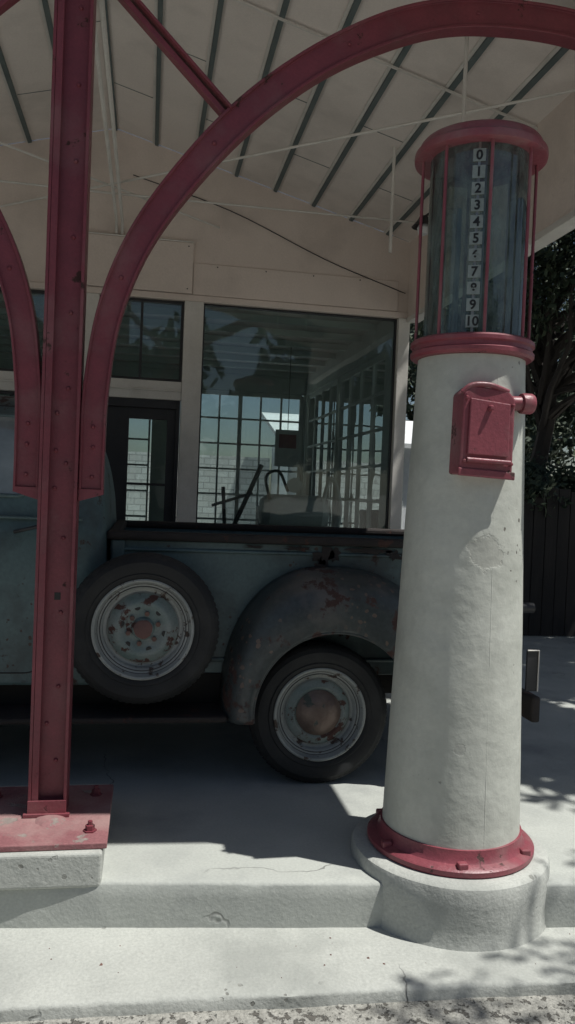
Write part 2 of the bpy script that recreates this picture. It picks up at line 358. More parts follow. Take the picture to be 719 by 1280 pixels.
tube("hanger_a",[(1.54,5.2,3.10),(1.54,5.2,3.80)],.011,TRIM,Cn)
tube("hanger_b",[(1.47,3.8,3.33),(1.47,3.8,3.84)],.010,TRIM,Cn)
for i,x in enumerate((-.27,-.315)):
    tube("conduit_%d"%i,[(x,3.0,3.56),(x,6.50,3.56),(x,6.57,3.50),(x,6.57,3.47)],.012,TRIM,Cn)
Lp=empty("canopy_lamp")
tube("arm",cr([(2.12,5.6,3.58),(2.0,5.6,3.57),(1.90,5.6,3.50)],5),.009,DARKF,Lp)
lathe("shade",[(.0,.07),(.03,.065),(.05,.03),(.085,-.01),(.08,-.012),(.045,.02),(0,.05)],(1.90,5.6,3.44),DARKF,Lp)
lathe("bulb",[(0,.02),(.03,.01),(.045,-.02),(.034,-.06),(0,-.075)],(1.90,5.6,3.44),SHEDM,Lp)

# ------------------------------------------------------------------ steel column + arches
CO=empty("steel_canopy_column")
YK=3.35
boxes("column_beam",[(-.425,-.412,YK-.065,YK+.065,.125,4.2),(-.288,-.275,YK-.065,YK+.065,.125,4.2),(-.4118,-.2882,YK-.03,YK-.018,.125,4.2)],RED,CO,.003)
boxes("column_lips",[(-.411,-.385,YK-.066,YK-.056,.126,4.19)],RED,CO,.002)
bolts("column_rivets",[(-.325,YK-.03,z) for z in [.35+.3*i for i in range(13)]]+[(-.365,YK-.03,z) for z in (1.45,1.6,1.75,.5)],.009,RED,CO,h=.008)
box("column_hole",-.352,-.328,YK-.032,YK-.0295,1.0,1.03,BLK,CO)
outer=[(-.272,1.45),(-.272,1.60),(-.268,1.87),(-.22,2.20),(-.11,2.50),(.08,2.80),(.32,3.085),(.61,3.33),(.92,3.515),(1.20,3.61),(1.50,3.645),(1.80,3.64),(2.12,3.58)]
inner=[(-.175,1.45),(-.175,1.60),(-.168,1.86),(-.125,2.16),(-.015,2.45),(.17,2.73),(.40,2.995),(.67,3.225),(.96,3.39),(1.22,3.485),(1.50,3.52),(1.78,3.515),(2.12,3.46)]
O=cr([(a,0,b_) for a,b_ in outer],7);I=cr([(a,0,b_) for a,b_ in inner],7)
def arch(name,mir):
    fx=(lambda x:-.70-x) if mir else (lambda x:x)
    V=[];Fs=[];n=len(O)
    for a,b_ in zip(O,I):
        d=(b_-a)
        P=[(0,-.04),(0,.04),(1,.04),(1,-.04),(.90,-.04),(.90,-.026),(.10,-.026),(.10,-.04)]
        for s,y in P:
            q=a+d*s;V.append((fx(q.x),YK+y,q.z))
    k=8
    for i in range(n-1):
        for j in range(k):
            j2=(j+1)%k;Fs.append((i*k+j,i*k+j2,(i+1)*k+j2,(i+1)*k+j))
    Fs.append(tuple(range(k)));Fs.append(tuple((n-1)*k+j for j in range(k)))
    mesh(name,V,Fs,RED,CO,bevel=.002,seg=1)
    bl=[]
    for i in range(10,n-2,14):
        q=(O[i]+I[i])/2;bl.append((fx(q.x),YK-.026,q.z))
    bl+= [(fx(-.222),YK-.026,1.50),(fx(-.222),YK-.026,1.62)]
    bolts(name+"_bolts",bl,.009,RED,CO,h=.008)
    x0,x1=fx(-.272),fx(-.175)
    v=[(x0,YK-.038,1.45),(x1,YK-.038,1.45),(x0,YK-.038,1.40),(x1,YK-.038,1.43),(x0,YK+.038,1.45),(x1,YK+.038,1.45),(x0,YK+.038,1.40),(x1,YK+.038,1.43)]
    mesh(name+"_foot",v,[(0,1,3,2),(4,6,7,5),(0,2,6,4),(1,5,7,3),(2,3,7,6),(0,4,5,1)],RED,CO)
arch("arch",False);arch("arch_b",True)
def bar(name,a,b_,w,d,m,par):
    a=Vector(a);b_=Vector(b_);t=(b_-a).normalized();n=Vector((0,1,0));s=t.cross(n).normalized()
    V=[]
    for p in (a,b_):
        for i,j in ((-1,-1),(1,-1),(1,1),(-1,1)): V.append(p+s*w/2*i+n*d/2*j)
    return mesh(name,V,[(0,1,2,3),(4,7,6,5),(0,4,5,1),(1,5,6,2),(2,6,7,3),(3,7,4,0)],m,par,bevel=.002)
bar("brace",(.262,YK+.0,3.01),(-.27,YK+.0,3.525),.022,.05,RED,CO)
bar("brace_flange",(.285,YK+.0,3.03),(-.27,YK+.0,3.566),.010,.10,RED,CO)
bar("brace_b",(-.962,YK+.0,3.01),(-.43,YK+.0,3.525),.022,.05,RED,CO)
box("base_plate",-.66,-.10,3.02,3.62,.112,.135,REDB,CO,.004)
boxes("foot_angle",[(-.44,-.26,YK-.085,YK-.067,.136,.15),(-.425,-.275,YK-.075,YK-.066,.136,.20)],RED,CO,.002)
for i,(x,y) in enumerate(((-.17,3.13),(-.17,3.5),(-.58,3.13),(-.58,3.5))):
    lathe("anchor_bolt_%d"%i,[(.026,0),(.026,.006),(.018,.006),(.018,.024),(.009,.026),(.009,.04),(0,.042)],(x,y,.135),RED,CO,seg=6)
sheet("column_footing",[(-.72,3.0),(-.115,2.99),(-.115,3.7),(-.72,3.7)],-.02,.111,CONCF,.012,parent=CO)
lathe("grout",[(.0,.014),(.03,.012),(.05,.006),(.06,0)],(-.33,3.24,.135),REDB,CO,seg=14,wob=.06)

# ------------------------------------------------------------------ gas pump
G=empty("visible_gas_pump")
PX,PY=1.28,3.10
pc=(PX,PY,0)
lathe("flange",[(.27,.061),(.332,.061),(.337,.068),(.337,.084),(.33,.090),(.30,.098),(.29,.112),(.286,.145),(.27,.147)],pc,RED2,G,seg=96)
boxes("flange_lugs",[(PX+.312*math.cos(a)-.02,PX+.312*math.cos(a)+.02,PY+.312*math.sin(a)-.016,PY+.312*math.sin(a)+.016,.085,.112) for a in [math.radians(-42.5+60*i) for i in range(6)]],RED2,G,.006)
body=[(.279,.14)]+[(.277-(.277-.214)*(t**1.05),.15+t*1.88) for t in [i/24 for i in range(25)]]
lathe("body",body,pc,PUMPW,G,seg=128,wob=.0016)
a=math.radians(-84)
tube("body_seam",[(PX+(r-.0022)*math.cos(a),PY+(r-.0022)*math.sin(a),h) for r,h in body[1:]],.0028,PUMPW,G)
lathe("collar",[(.20,2.03),(.236,2.033),(.246,2.042),(.247,2.056),(.239,2.062),(.238,2.078),(.247,2.084),(.247,2.098),(.238,2.106),(.19,2.108)],pc,RED2,G,seg=96)
GZ=2.835
lathe("glass_cylinder",[(.197,2.108),(.197,GZ)],pc,PGLASS,G,seg=96)
tube("standpipe",[(PX+.05,PY+.03,2.1),(PX+.05,PY+.03,GZ)],.020,CHR,G)
tube("standpipe_b",[(PX-.06,PY+.05,2.1),(PX-.06,PY+.05,2.66)],.012,CHR,G)
cz=GZ-2.873
lathe("cap",[(.0,2.873+cz),(.195,2.873+cz),(.25,2.868+cz),(.262,2.872+cz),(.264,2.885+cz),(.262,2.900+cz),(.25,2.908+cz),(.243,2.93+cz),(.235,2.94+cz),(.16,2.965+cz),(.05,2.975+cz),(0,2.977+cz)],pc,RED2,G,seg=96)
for i in range(8):
    a=math.radians(-101.5+45*i)
    tube("guard_rod_%d"%i,[(PX+.228*math.cos(a),PY+.228*math.sin(a),2.10),(PX+.228*math.cos(a),PY+.228*math.sin(a),GZ+.002)],.0065,RED2,G)
a=math.atan2(-3.1,-1.28)+math.radians(-1)
nx,ny=math.cos(a),math.sin(a)
rx,ry=-ny,nx
def loc(s,d,z): return (PX+nx*d+rx*s,PY+ny*d+ry*s,z)
Vs=[];Fs=[]
def quadbox(s0,s1,d0,d1,z0,z1):
    n=len(Vs)
    for z in (z0,z1):
        for s,d in ((s0,d0),(s1,d0),(s1,d1),(s0,d1)): Vs.append(loc(s,d,z))
    Fs.extend([(n,n+1,n+2,n+3),(n+4,n+7,n+6,n+5),(n,n+4,n+5,n+1),(n+1,n+5,n+6,n+2),(n+2,n+6,n+7,n+3),(n+3,n+7,n+4,n)])
for i in range(11):
    z=2.130+i*.063
    quadbox(-.024,.024,.200,.203,z,z+.048)
mesh("gallon_plates",Vs,Fs,WPL,G)
Vs=[];Fs=[];quadbox(-.005,.005,.196,.1995,2.11,GZ);mesh("gallon_bar",Vs,Fs,CHR,G)
for i in range(11):
    c=bpy.data.curves.new("num",'FONT');c.body=str(10-i) if i<10 else "0";c.size=.050;c.align_x='CENTER';c.extrude=.0006;c.offset=.0012
    c.materials.append(BLK);o=bpy.data.objects.new("gallon_number_%d"%i,c);COL.objects.link(o)
    o.location=loc(0,.2040,2.137+i*.063);o.rotation_euler=(math.radians(90),0,a+math.radians(90));o.parent=G
BX=empty("meter_box_mount",(PX-.042,PY+.004,-.02));BX.rotation_euler=(0,0,math.radians(2));BX.parent=G
def pbox(name,pts_front,y0,y1,m,bevel=.006):
    n=len(pts_front);v=[(x,y0,z) for x,z in pts_front]+[(x,y1,z) for x,z in pts_front]
    f=[tuple(range(n)),tuple(range(2*n-1,n-1,-1))]+[(i,i+n,(i+1)%n+n,(i+1)%n) for i in range(n)]
    return mesh(name,v,f,m,BX,bevel=bevel)
pbox("box_body",[(-.108,1.585),(.108,1.575),(.108,1.875),(.08,1.905),(-.07,1.92),(-.100,1.89)],-.275,-.14,RED2,.008)
pbox("box_door",[(-.082,1.66),(.084,1.655),(.084,1.855),(-.078,1.87)],-.285,-.2755,RED2,.004)
pbox("box_lip",[(-.115,1.58),(.115,1.57),(.115,1.60),(-.115,1.61)],-.284,-.2755,RED2,.005)
tube("hinge",[(-.085,-.287,1.64),(.09,-.287,1.635)],.009,RED2,BX)
tube("box_hood",cr([(-.104,-.262,1.89),(-.07,-.27,1.918),(.0,-.275,1.922),(.08,-.265,1.903)],5),.010,RED2,BX)
tube("outlet_pipe",[(.09,-.225,1.865),(.165,-.225,1.868)],.028,RED2,BX)
lathe("outlet_collar",[(0,.0),(.038,.0),(.040,.01),(.040,.04),(.036,.048),(0,.048)],(.155,-.225,1.868),RED2,BX,axis='X',seg=24)
bolts("box_bolts",[(-.09,-.276,1.635),(.098,-.276,1.63),(-.091,-.276,1.87),(.097,-.276,1.85)],.008,RED2,BX)
bolts("latch",[(.0,-.286,1.835)],.012,RED2,BX,h=.02)
lathe("pump_plinth",[(.0,.06),(.33,.06),(.378,.058),(.394,.048),(.401,.030),(.403,-.02),(.400,-.10),(.403,-.155),(.41,-.175)],pc,CONCF,None,seg=128,wob=.003)

# ------------------------------------------------------------------ pickup truck
T=empty("pickup_truck")
HR=mat("hub_red_rust",(.17,.085,.075),(.10,.06,.055),12,.7)
def tire(par,c,style="spare"):
    x,y,z=c
    pf=[(.228,-.058),(.236,-.070),(.252,-.082),(.262,-.084),(.266,-.080),(.29,-.088),(.318,-.088),(.322,-.084),(.338,-.078),(.348,-.066),(.354,-.052),(.350,-.048),(.350,-.040),(.356,-.036),(.356,-.018),(.350,-.015),(.350,-.008),(.357,-.005)]
    pf=pf+[(r,-h) for r,h in reversed(pf)]
    lathe("tire",pf,c,TIRE,par,axis='Y',seg=96)
    V=[];Fs=[];n=72
    for i in range(n):
        q=2*math.pi*i/n;dq=2*math.pi/n*.30;b=len(V)
        for (r,h) in ((.336,-.0805),(.353,-.060),(.360,-.042),(.350,-.040),(.33,-.07)):
            for s in (-1,1): V.append((x+r*math.cos(q+s*dq),y+h,z+r*math.sin(q+s*dq)))
        for k in range(4): Fs.append((b+2*k,b+2*k+1,b+2*k+3,b+2*k+2))
        Fs.append((b+8,b+9,b+1,b));Fs.append((b,b+2,b+4,b+6,b+8));Fs.append((b+1,b+9,b+7,b+5,b+3))
    mesh("tread_blocks",V,Fs,TIRE,par)
    lathe("rim",[(.226,.05),(.236,-.066),(.238,-.076),(.232,-.080),(.224,-.076),(.219,-.060),(.212,-.046),(.198,-.042),(.190,-.034),(.186,-.012),(.172,-.008),(.165,-.020)],c,RIMW,par,axis='Y',seg=96)
    for rr in (.2,.213):
        tube("rim_line",[(x+rr*math.cos(q),y-.0445+(.0 if rr<.21 else -.003),z+rr*math.sin(q)) for q in [2*math.pi*i/64 for i in range(65)]],.002,DARKF,par,2)
    if style=="spare":
        lathe("wheel_disc",[(.166,-.018),(.150,-.030),(.135,-.046),(.120,-.050),(.100,-.044),(.085,-.036),(.055,-.036),(.05,-.050),(.045,-.058),(.0,-.060)],c,RIMT,par,axis='Y',seg=72)
        lathe("hub_center",[(.044,-.0585),(.044,-.064),(.036,-.068),(.0,-.066)],c,HR,par,axis='Y',seg=32,wob=.03)
        for i in range(6):
            q=2*math.pi*i/6+.3
            lathe("lug_%d"%i,[(0,-.052),(.012,-.052),(.012,-.036)],(x+.072*math.cos(q),y,z+.072*math.sin(q)),RUST,par,axis='Y',seg=6)
            lathe("lug_hole_%d"%i,[(0,-.0455),(.014,-.0455),(.015,-.041)],(x+.104*math.cos(q+.52),y,z+.104*math.sin(q+.52)),BLK,par,axis='Y',seg=12)
    else:
        lathe("wheel_disc",[(.166,-.018),(.150,-.028),(.132,-.036),(.118,-.030),(.112,-.026)],c,RIMT,par,axis='Y',seg=72)
        lathe("hubcap",[(.116,-.024),(.116,-.036),(.108,-.042),(.100,-.050),(.080,-.064),(.055,-.073),(.035,-.078),(.0,-.082)],c,HUB,par,axis='Y',seg=72)
WY=3.99
tire(T,(.90,WY,.356),style="rear")
tire(T,(-2.15,WY,.356),style="rear")
for i,x in enumerate((.90,-2.15)):
    lathe("far_tire_%d"%i,[(.1,-.08),(.25,-.085),(.33,-.08),(.356,-.05),(.356,.05),(.33,.08),(.1,.08)],(x,5.42,.356),TIRE,T,axis='Y',seg=48)
    tube("axle_%d"%i,[(x,4.0,.37),(x,5.4,.37)],.045,UNDER,T)
tire(T,(.005,3.86,.80),style="spare")
tube("spare_bracket",[(.005,3.9,.80),(.005,4.15,.80)],.04,RUSTD,T)
boxes("frame_rails",[(-2.9,1.9,4.30,4.38,.42,.56),(-2.9,1.9,5.02,5.10,.42,.56),(-2.7,-.2,4.3,5.1,.5,.6)],UNDER,T)
tube("exhaust",[(-1.5,4.6,.36),(1.0,4.6,.34),(1.9,4.5,.34)],.03,RUSTD,T)
lathe("differential",[(0,-.16),(.1,-.12),(.15,0),(.1,.12),(0,.16)],(.90,4.7,.37),UNDER,T,axis='X',seg=24)
YS=4.08;YO=5.34
boxes("bed_sides",[(-.17,1.97,YS,YS+.03,.52,1.20),(-.17,1.97,YO-.03,YO,.52,1.20),(-.17,-.14,YS+.03,YO-.03,.52,1.20),(1.94,1.97,YS+.03,YO-.03,.52,1.20)],TEAL,T,.004)
box("bed_floor",-.14,1.94,YS+.03,YO-.03,.58,.62,RUSTD,T)
boxes("bed_rails",[(-.19,1.99,YS-.035,YS+.045,1.201,1.245),(-.19,1.99,YO-.045,YO+.035,1.201,1.245),(-.19,-.12,YS+.046,YO-.046,1.203,1.243),(1.92,1.99,YS+.046,YO-.046,1.203,1.243)],RUSTD,T,.014)
tube("bed_bead",[(-.17,YS-.004,1.155),(1.97,YS-.004,1.155)],.010,TEAL,T)
tube("bed_bead_low",[(-.17,YS-.002,.60),(1.97,YS-.002,.60)],.012,TEAL,T)
boxes("stake_pockets",[(1.84,1.92,YS-.018,YS-.001,.56,1.2),(-.165,-.10,YS-.018,YS-.001,.56,1.2)],TEAL,T,.008)
rv=[];rf=[];Rr=random.Random(5)
def blob(cx,cz,rx_,rz_):
    n=len(rv);K=18
    for i in range(K):
        q=2*math.pi*i/K;k=Rr.uniform(.45,1.2);rv.append((cx+rx_*k*math.cos(q),YS-.0145,min(1.198,cz+rz_*k*math.sin(q))))
    rf.append(tuple(range(n,n+K)))
blob(.92,1.14,.06,.055);blob(.90,1.09,.03,.06);blob(.97,1.15,.04,.04);blob(.78,1.18,.08,.016);blob(1.15,1.18,.12,.018);blob(.55,1.185,.06,.01);blob(1.3,1.16,.05,.03);blob(.86,1.04,.012,.02)
mesh("bed_rust",rv,rf,RUSTD,T)
def fender(name,cx,cz,mat_,yo=3.795,yb=YS+.01,Rf=.55,Rt=.71,Rr_=.68,ro=.405):
    V=[];Fs=[];n=56;secs=[(0,.035),(.0,.012),(.06,.0),(.3,-.004),(.5,.003),(.68,.022),(.82,.06),(.92,.115),(.98,.18),(1.0,None)]
    k=len(secs)
    for i in range(n+1):
        th=math.radians(186-192*i/n)
        c,s=math.cos(th),math.sin(th)
        Rx=Rf if c<0 else Rr_
        e=2.25
        R_=1/((abs(c)/Rx)**e+(abs(s)/Rt)**e)**(1/e)
        for fr,dy in secs:
            r=ro+(R_-ro)*fr
            y=yb if dy is None else yo+dy
            if fr==0 and dy==.035: r=ro+.006
            dent=.004*math.sin(th*5+fr*7)+.003*math.sin(th*11+fr*13)
            V.append((cx+r*c,y+dent*(0 if dy is None else 1),max(cz+r*s,.345)))
    for i in range(n):
        for j in range(k-1): Fs.append((i*k+j,i*k+j+1,(i+1)*k+j+1,(i+1)*k+j))
    o=mesh(name,V,Fs,mat_,T,smooth=True,sharp=70)
    so=o.modifiers.new("s",'SOLIDIFY');so.thickness=.006
    tube(name+"_lip",[(cx+(ro+.003)*math.cos(math.radians(186-192*i/40)),yo+.02,max(cz+(ro+.003)*math.sin(math.radians(186-192*i/40)),.345)) for i in range(41)],.010,mat_,T)
fender("rear_fender",.95,.385,TEALR)
fender("front_fender",-2.15,.40,TEALR,Rf=.60,Rr_=.75,Rt=.62,yb=YS+.25)
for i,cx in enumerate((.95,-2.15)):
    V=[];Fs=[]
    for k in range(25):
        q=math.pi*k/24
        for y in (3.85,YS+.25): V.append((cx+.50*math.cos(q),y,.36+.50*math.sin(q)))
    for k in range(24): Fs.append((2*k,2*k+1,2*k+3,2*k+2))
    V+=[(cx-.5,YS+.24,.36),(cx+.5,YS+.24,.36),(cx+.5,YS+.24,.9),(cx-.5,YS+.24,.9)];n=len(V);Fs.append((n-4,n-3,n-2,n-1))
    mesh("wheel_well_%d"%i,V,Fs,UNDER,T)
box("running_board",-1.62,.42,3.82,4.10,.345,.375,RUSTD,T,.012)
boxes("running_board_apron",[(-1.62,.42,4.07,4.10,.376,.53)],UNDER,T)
lv=[(.50,-1.66,-.19,3.955,5.465,.08),(.54,-1.68,-.185,3.945,5.475,.09),(.8,-1.70,-.185,3.925,5.495,.10),(1.05,-1.70,-.185,3.92,5.50,.11),(1.22,-1.68,-.19,3.93,5.49,.12),(1.30,-1.66,-.195,3.955,5.465,.13),(1.42,-1.60,-.205,3.985,5.435,.15),
    (1.58,-1.50,-.235,4.02,5.40,.17),(1.70,-1.43,-.275,4.06,5.36,.19),(1.78,-1.37,-.33,4.10,5.32,.20),(1.84,-1.30,-.40,4.155,5.265,.22),(1.885,-1.20,-.49,4.23,5.19,.22),(1.91,-1.10,-.60,4.33,5.09,.2),(1.92,-1.0,-.7,4.45,4.97,.15)]
P=cr([(a[0],a[1],a[2]) for a in lv],4);Q=cr([(a[3],a[4],a[5]) for a in lv],4)
V=[];Fs=[];rings=[]
for p,q in zip(P,Q):
    z,x0,x1=p;y0,y1,r=q;ring=[]
    for (cx,cy,a0) in ((x1-r,y0+r,-90),(x1-r,y1-r,0),(x0+r,y1-r,90),(x0+r,y0+r,180)):
        for i in range(9):
            a=math.radians(a0+90*i/8);ring.append((cx+r*math.cos(a),cy+r*math.sin(a),z))
    rings.append(ring)
K=len(rings[0])
for rg in rings: V+=rg
for i in range(len(rings)-1):
    for j in range(K):
        j2=(j+1)%K;Fs.append((i*K+j,i*K+j2,(i+1)*K+j2,(i+1)*K+j))
Fs.append(tuple((len(rings)-1)*K+j for j in range(K)))
Fs.append(tuple(range(K)))
mesh("cab_shell",V,Fs,TEAL,T,smooth=True,sharp=50)
def side_y(z):
    for a,b_ in zip(lv,lv[1:]):
        if a[0]<=z<=b_[0]:
            t=(z-a[0])/(b_[0]-a[0]);return a[3]+(b_[3]-a[3])*t
    return lv[-1][3]
def side_patch(name,x0,x1,z0,z1,r,off,m,rim=None):
    pts=[]
    for (cx,cz,a0) in ((x1-r,z0+r,-90),(x1-r,z1-r,0),(x0+r,z1-r,90),(x0+r,z0+r,180)):
        for i in range(7):
            a=math.radians(a0+90*i/6);pts.append((cx+r*math.cos(a),cz+r*math.sin(a)))
    if m:
        V=[];Fs=[];n=12
        zs=[z0+(z1-z0)*i/n for i in range(n+1)]
        for z in zs:
            e=0
            if z<z0+r: e=r-math.sqrt(max(0,r*r-(z0+r-z)**2))
            if z>z1-r: e=r-math.sqrt(max(0,r*r-(z-z1+r)**2))
            V+=[(x0+e,side_y(z)+off,z),(x1-e,side_y(z)+off,z)]
        for i in range(n): Fs.append((2*i,2*i+1,2*i+3,2*i+2))
        mesh(name,V,Fs,m,T,smooth=True)
    pts.append(pts[0])
    if rim: tube(name+"_edge",[(x,side_y(z)+off,z) for x,z in pts],rim[0],rim[1],T,3)
CABG=mat("cab_window",(.30,.34,.34),(.12,.14,.14),3,.05,spec=.9,bump=0)
side_patch("cab_window",-1.28,-.545,1.40,1.79,.07,-.004,CABG,(.010,TEAL))
side_patch("door_gap",-1.38,-.455,.56,1.84,.09,-.0005,None,(.0035,BLK))
tube("door_handle",[(-.60,3.92-.005,1.235),(-.60,3.885,1.235),(-.50,3.872,1.262)],.009,DARKF,T)
tube("cab_belt",[(-1.6,side_y(1.25)-.004,1.30),(-.30,side_y(1.25)-.004,1.30)],.008,TEAL,T)
boxes("cab_hinges",[(-.47,-.44,3.905,3.93,.85,.92)],TEAL,T,.004)
V=[];Fs=[];sec=[]
for x,w,h0,h1 in ((-1.62,.62,.6,1.32),(-2.0,.56,.6,1.28),(-2.5,.44,.6,1.2),(-2.75,.34,.6,1.1),(-2.82,.24,.62,1.02)):
    ring=[]
    for i in range(17):
        a=math.pi*i/16;ring.append((x,4.71-w*math.cos(a)*1.0,h0+(h1-h0)*(math.sin(a)**.5)))
    sec.append(ring)
for rg in sec: V+=rg
for i in range(4):
    for j in range(16): Fs.append((i*17+j,i*17+j+1,(i+1)*17+j+1,(i+1)*17+j))
Fs.append(tuple(4*17+j for j in range(17)))
mesh("hood",V,Fs,TEAL,T,smooth=True)
tube("front_bumper",cr([(-2.85,3.9,.45),(-3.0,4.2,.45),(-3.02,4.7,.45),(-3.0,5.2,.45),(-2.85,5.5,.45)],5),.05,CHR,T)
boxes("rear_bumper",[(2.05,2.10,3.92,5.48,.30,.44),(1.97,2.05,4.3,4.36,.34,.42),(1.97,2.05,5.0,5.06,.34,.42)],RUSTD,T,.014)
boxes("licence_plate_bracket",[(2.03,2.095,3.96,3.975,.46,.68)],DARKF,T,.003)
tube("licence_plate_edge",[(2.03,3.957,.68),(2.095,3.957,.68),(2.095,3.957,.46)],.004,TRIM,T)
tube("tail_lamp",[(1.97,4.02,.90),(2.08,4.02,.90)],.028,DARKF,T)
boxes("tailgate",[(1.972,1.985,4.2,5.2,.6,1.15)],TEAL,T,.01)

# ------------------------------------------------------------------ interior contents
D=empty("display_counter")
boxes("counter",[(1.15,1.9,9.2,9.8,.05,1.0),(1.11,1.94,9.16,9.84,1.0,1.04)],WHT,D,.01)
box("till",1.3,1.6,9.3,9.6,1.041,1.3,BLK,D,.03)
E=empty("tire_changer")
tube("lever",[(.55,7.5,.5),(1.05,7.45,1.72)],.022,BLK,E);tube("lever_b",[(.78,7.5,.4),(.70,7.5,1.5)],.018,BLK,E)
tube("lever_c",[(.6,7.5,1.32),(.98,7.5,1.45)],.014,BLK,E)
lathe("drum",[(0,1.0),(.22,1.0),(.24,.9),(.2,.85),(.15,.3),(.25,.05)],(.85,7.5,0),BLK,E,seg=32)
H=empty("air_compressor")
lathe("tank",[(0,-.34),(.12,-.32),(.17,-.25),(.17,.25),(.12,.32),(0,.34)],(1.38,7.5,1.28),PLASTIC,H,axis='X',seg=32)
boxes("stand",[(1.12,1.16,7.35,7.65,.05,1.12),(1.62,1.66,7.35,7.65,.05,1.12),(1.06,1.72,7.33,7.67,1.08,1.12)],BLK,H)
lathe("gauge",[(0,-.02),(.07,-.02),(.07,.02),(0,.02)],(1.36,7.4,1.54),PLASTIC,H,axis='Y',seg=24)
tube("hose",cr([(1.62,7.4,1.3),(1.70,7.35,1.62),(1.80,7.35,1.35),(1.76,7.4,1.0)],6),.02,PLASTIC,H)
tube("hose_b",cr([(1.15,7.4,1.35),(1.08,7.35,1.6),(1.2,7.35,1.66),(1.3,7.4,1.48)],6),.014,BLK,H)
SG=empty("advertising_sign")
boxes("panel",[(1.35,1.62,8.6,8.62,1.75,2.15)],PLASTIC,SG,.004);boxes("print",[(1.39,1.58,8.594,8.598,1.95,2.10)],RED2,SG);tube("cord",[(1.485,8.61,2.15),(1.485,8.61,3.05)],.004,BLK,SG)
K2=empty("wooden_chair")
boxes("chair",[(-.05,.35,8.4,8.8,.45,.49),(-.05,-.01,8.4,8.44,.05,.45),(.31,.35,8.4,8.44,.05,.45),(-.05,-.01,8.76,8.8,.05,1.0),(.31,.35,8.76,8.8,.05,1.0),(-.01,.31,8.77,8.79,.8,.95)],FENCE,K2)

# ------------------------------------------------------------------ yard beyond
FN=empty("wooden_fence")
l=[];x=2.95
while x<12:
    h=1.62+random.uniform(-.02,.02);l.append((x,x+.135,8.3+random.uniform(-.004,.004),8.325,-.02,h));x+=.145
boxes("planks",l,FENCE,FN);boxes("rails",[(2.9,12,8.335,8.375,.4,.48),(2.9,12,8.335,8.375,1.3,1.38)],FENCE,FN)
SH=empty("garden_shed")
boxes("walls",[(2.3,5.2,13.2,15,-.1,2.35)],SHEDM,SH)
boxes("wall_battens",[(2.3+i*.2,2.32+i*.2,13.18,13.199,-.1,2.35) for i in range(15)],WHT,SH)
mesh("shed_roof",[(2.1,13.0,2.3),(5.4,13.0,2.3),(5.4,15.2,2.9),(2.1,15.2,2.9),(2.1,13.0,2.38),(5.4,13.0,2.38),(5.4,15.2,2.98),(2.1,15.2,2.98)],[(0,3,2,1),(4,5,6,7),(0,1,5,4),(1,2,6,5),(2,3,7,6),(3,0,4,7)],SHEDM,SH)
box("shed_window",3.0,3.5,13.17,13.178,1.1,1.8,BLK,SH)
bm_=bpy.data.materials.new("brick");bm_.use_nodes=True;nt=bm_.node_tree
br=nt.nodes.new("ShaderNodeTexBrick");br.inputs["Scale"].default_value=2.2;br.inputs["Color1"].default_value=(.66,.65,.62,1);br.inputs["Color2"].default_value=(.54,.52,.49,1);br.inputs["Mortar"].default_value=(.36,.35,.34,1)
tc=nt.nodes.new("ShaderNodeTexCoord");mp=nt.nodes.new("ShaderNodeMapping");mp.inputs["Rotation"].default_value=(math.radians(90),0,0)
nt.links.new(tc.outputs["Object"],mp.inputs[0]);nt.links.new(mp.outputs[0],br.inputs[0]);nt.links.new(br.outputs[0],nt.nodes["Principled BSDF"].inputs[0])
nt.nodes["Principled BSDF"].inputs["Roughness"].default_value=.9
box("brick_wall",-5,2.25,14.9,15.15,-.1,2.1,bm_)
box("neighbour_pavement",-9,14,10.95,14.2,-.3,-.02,SHEDM)
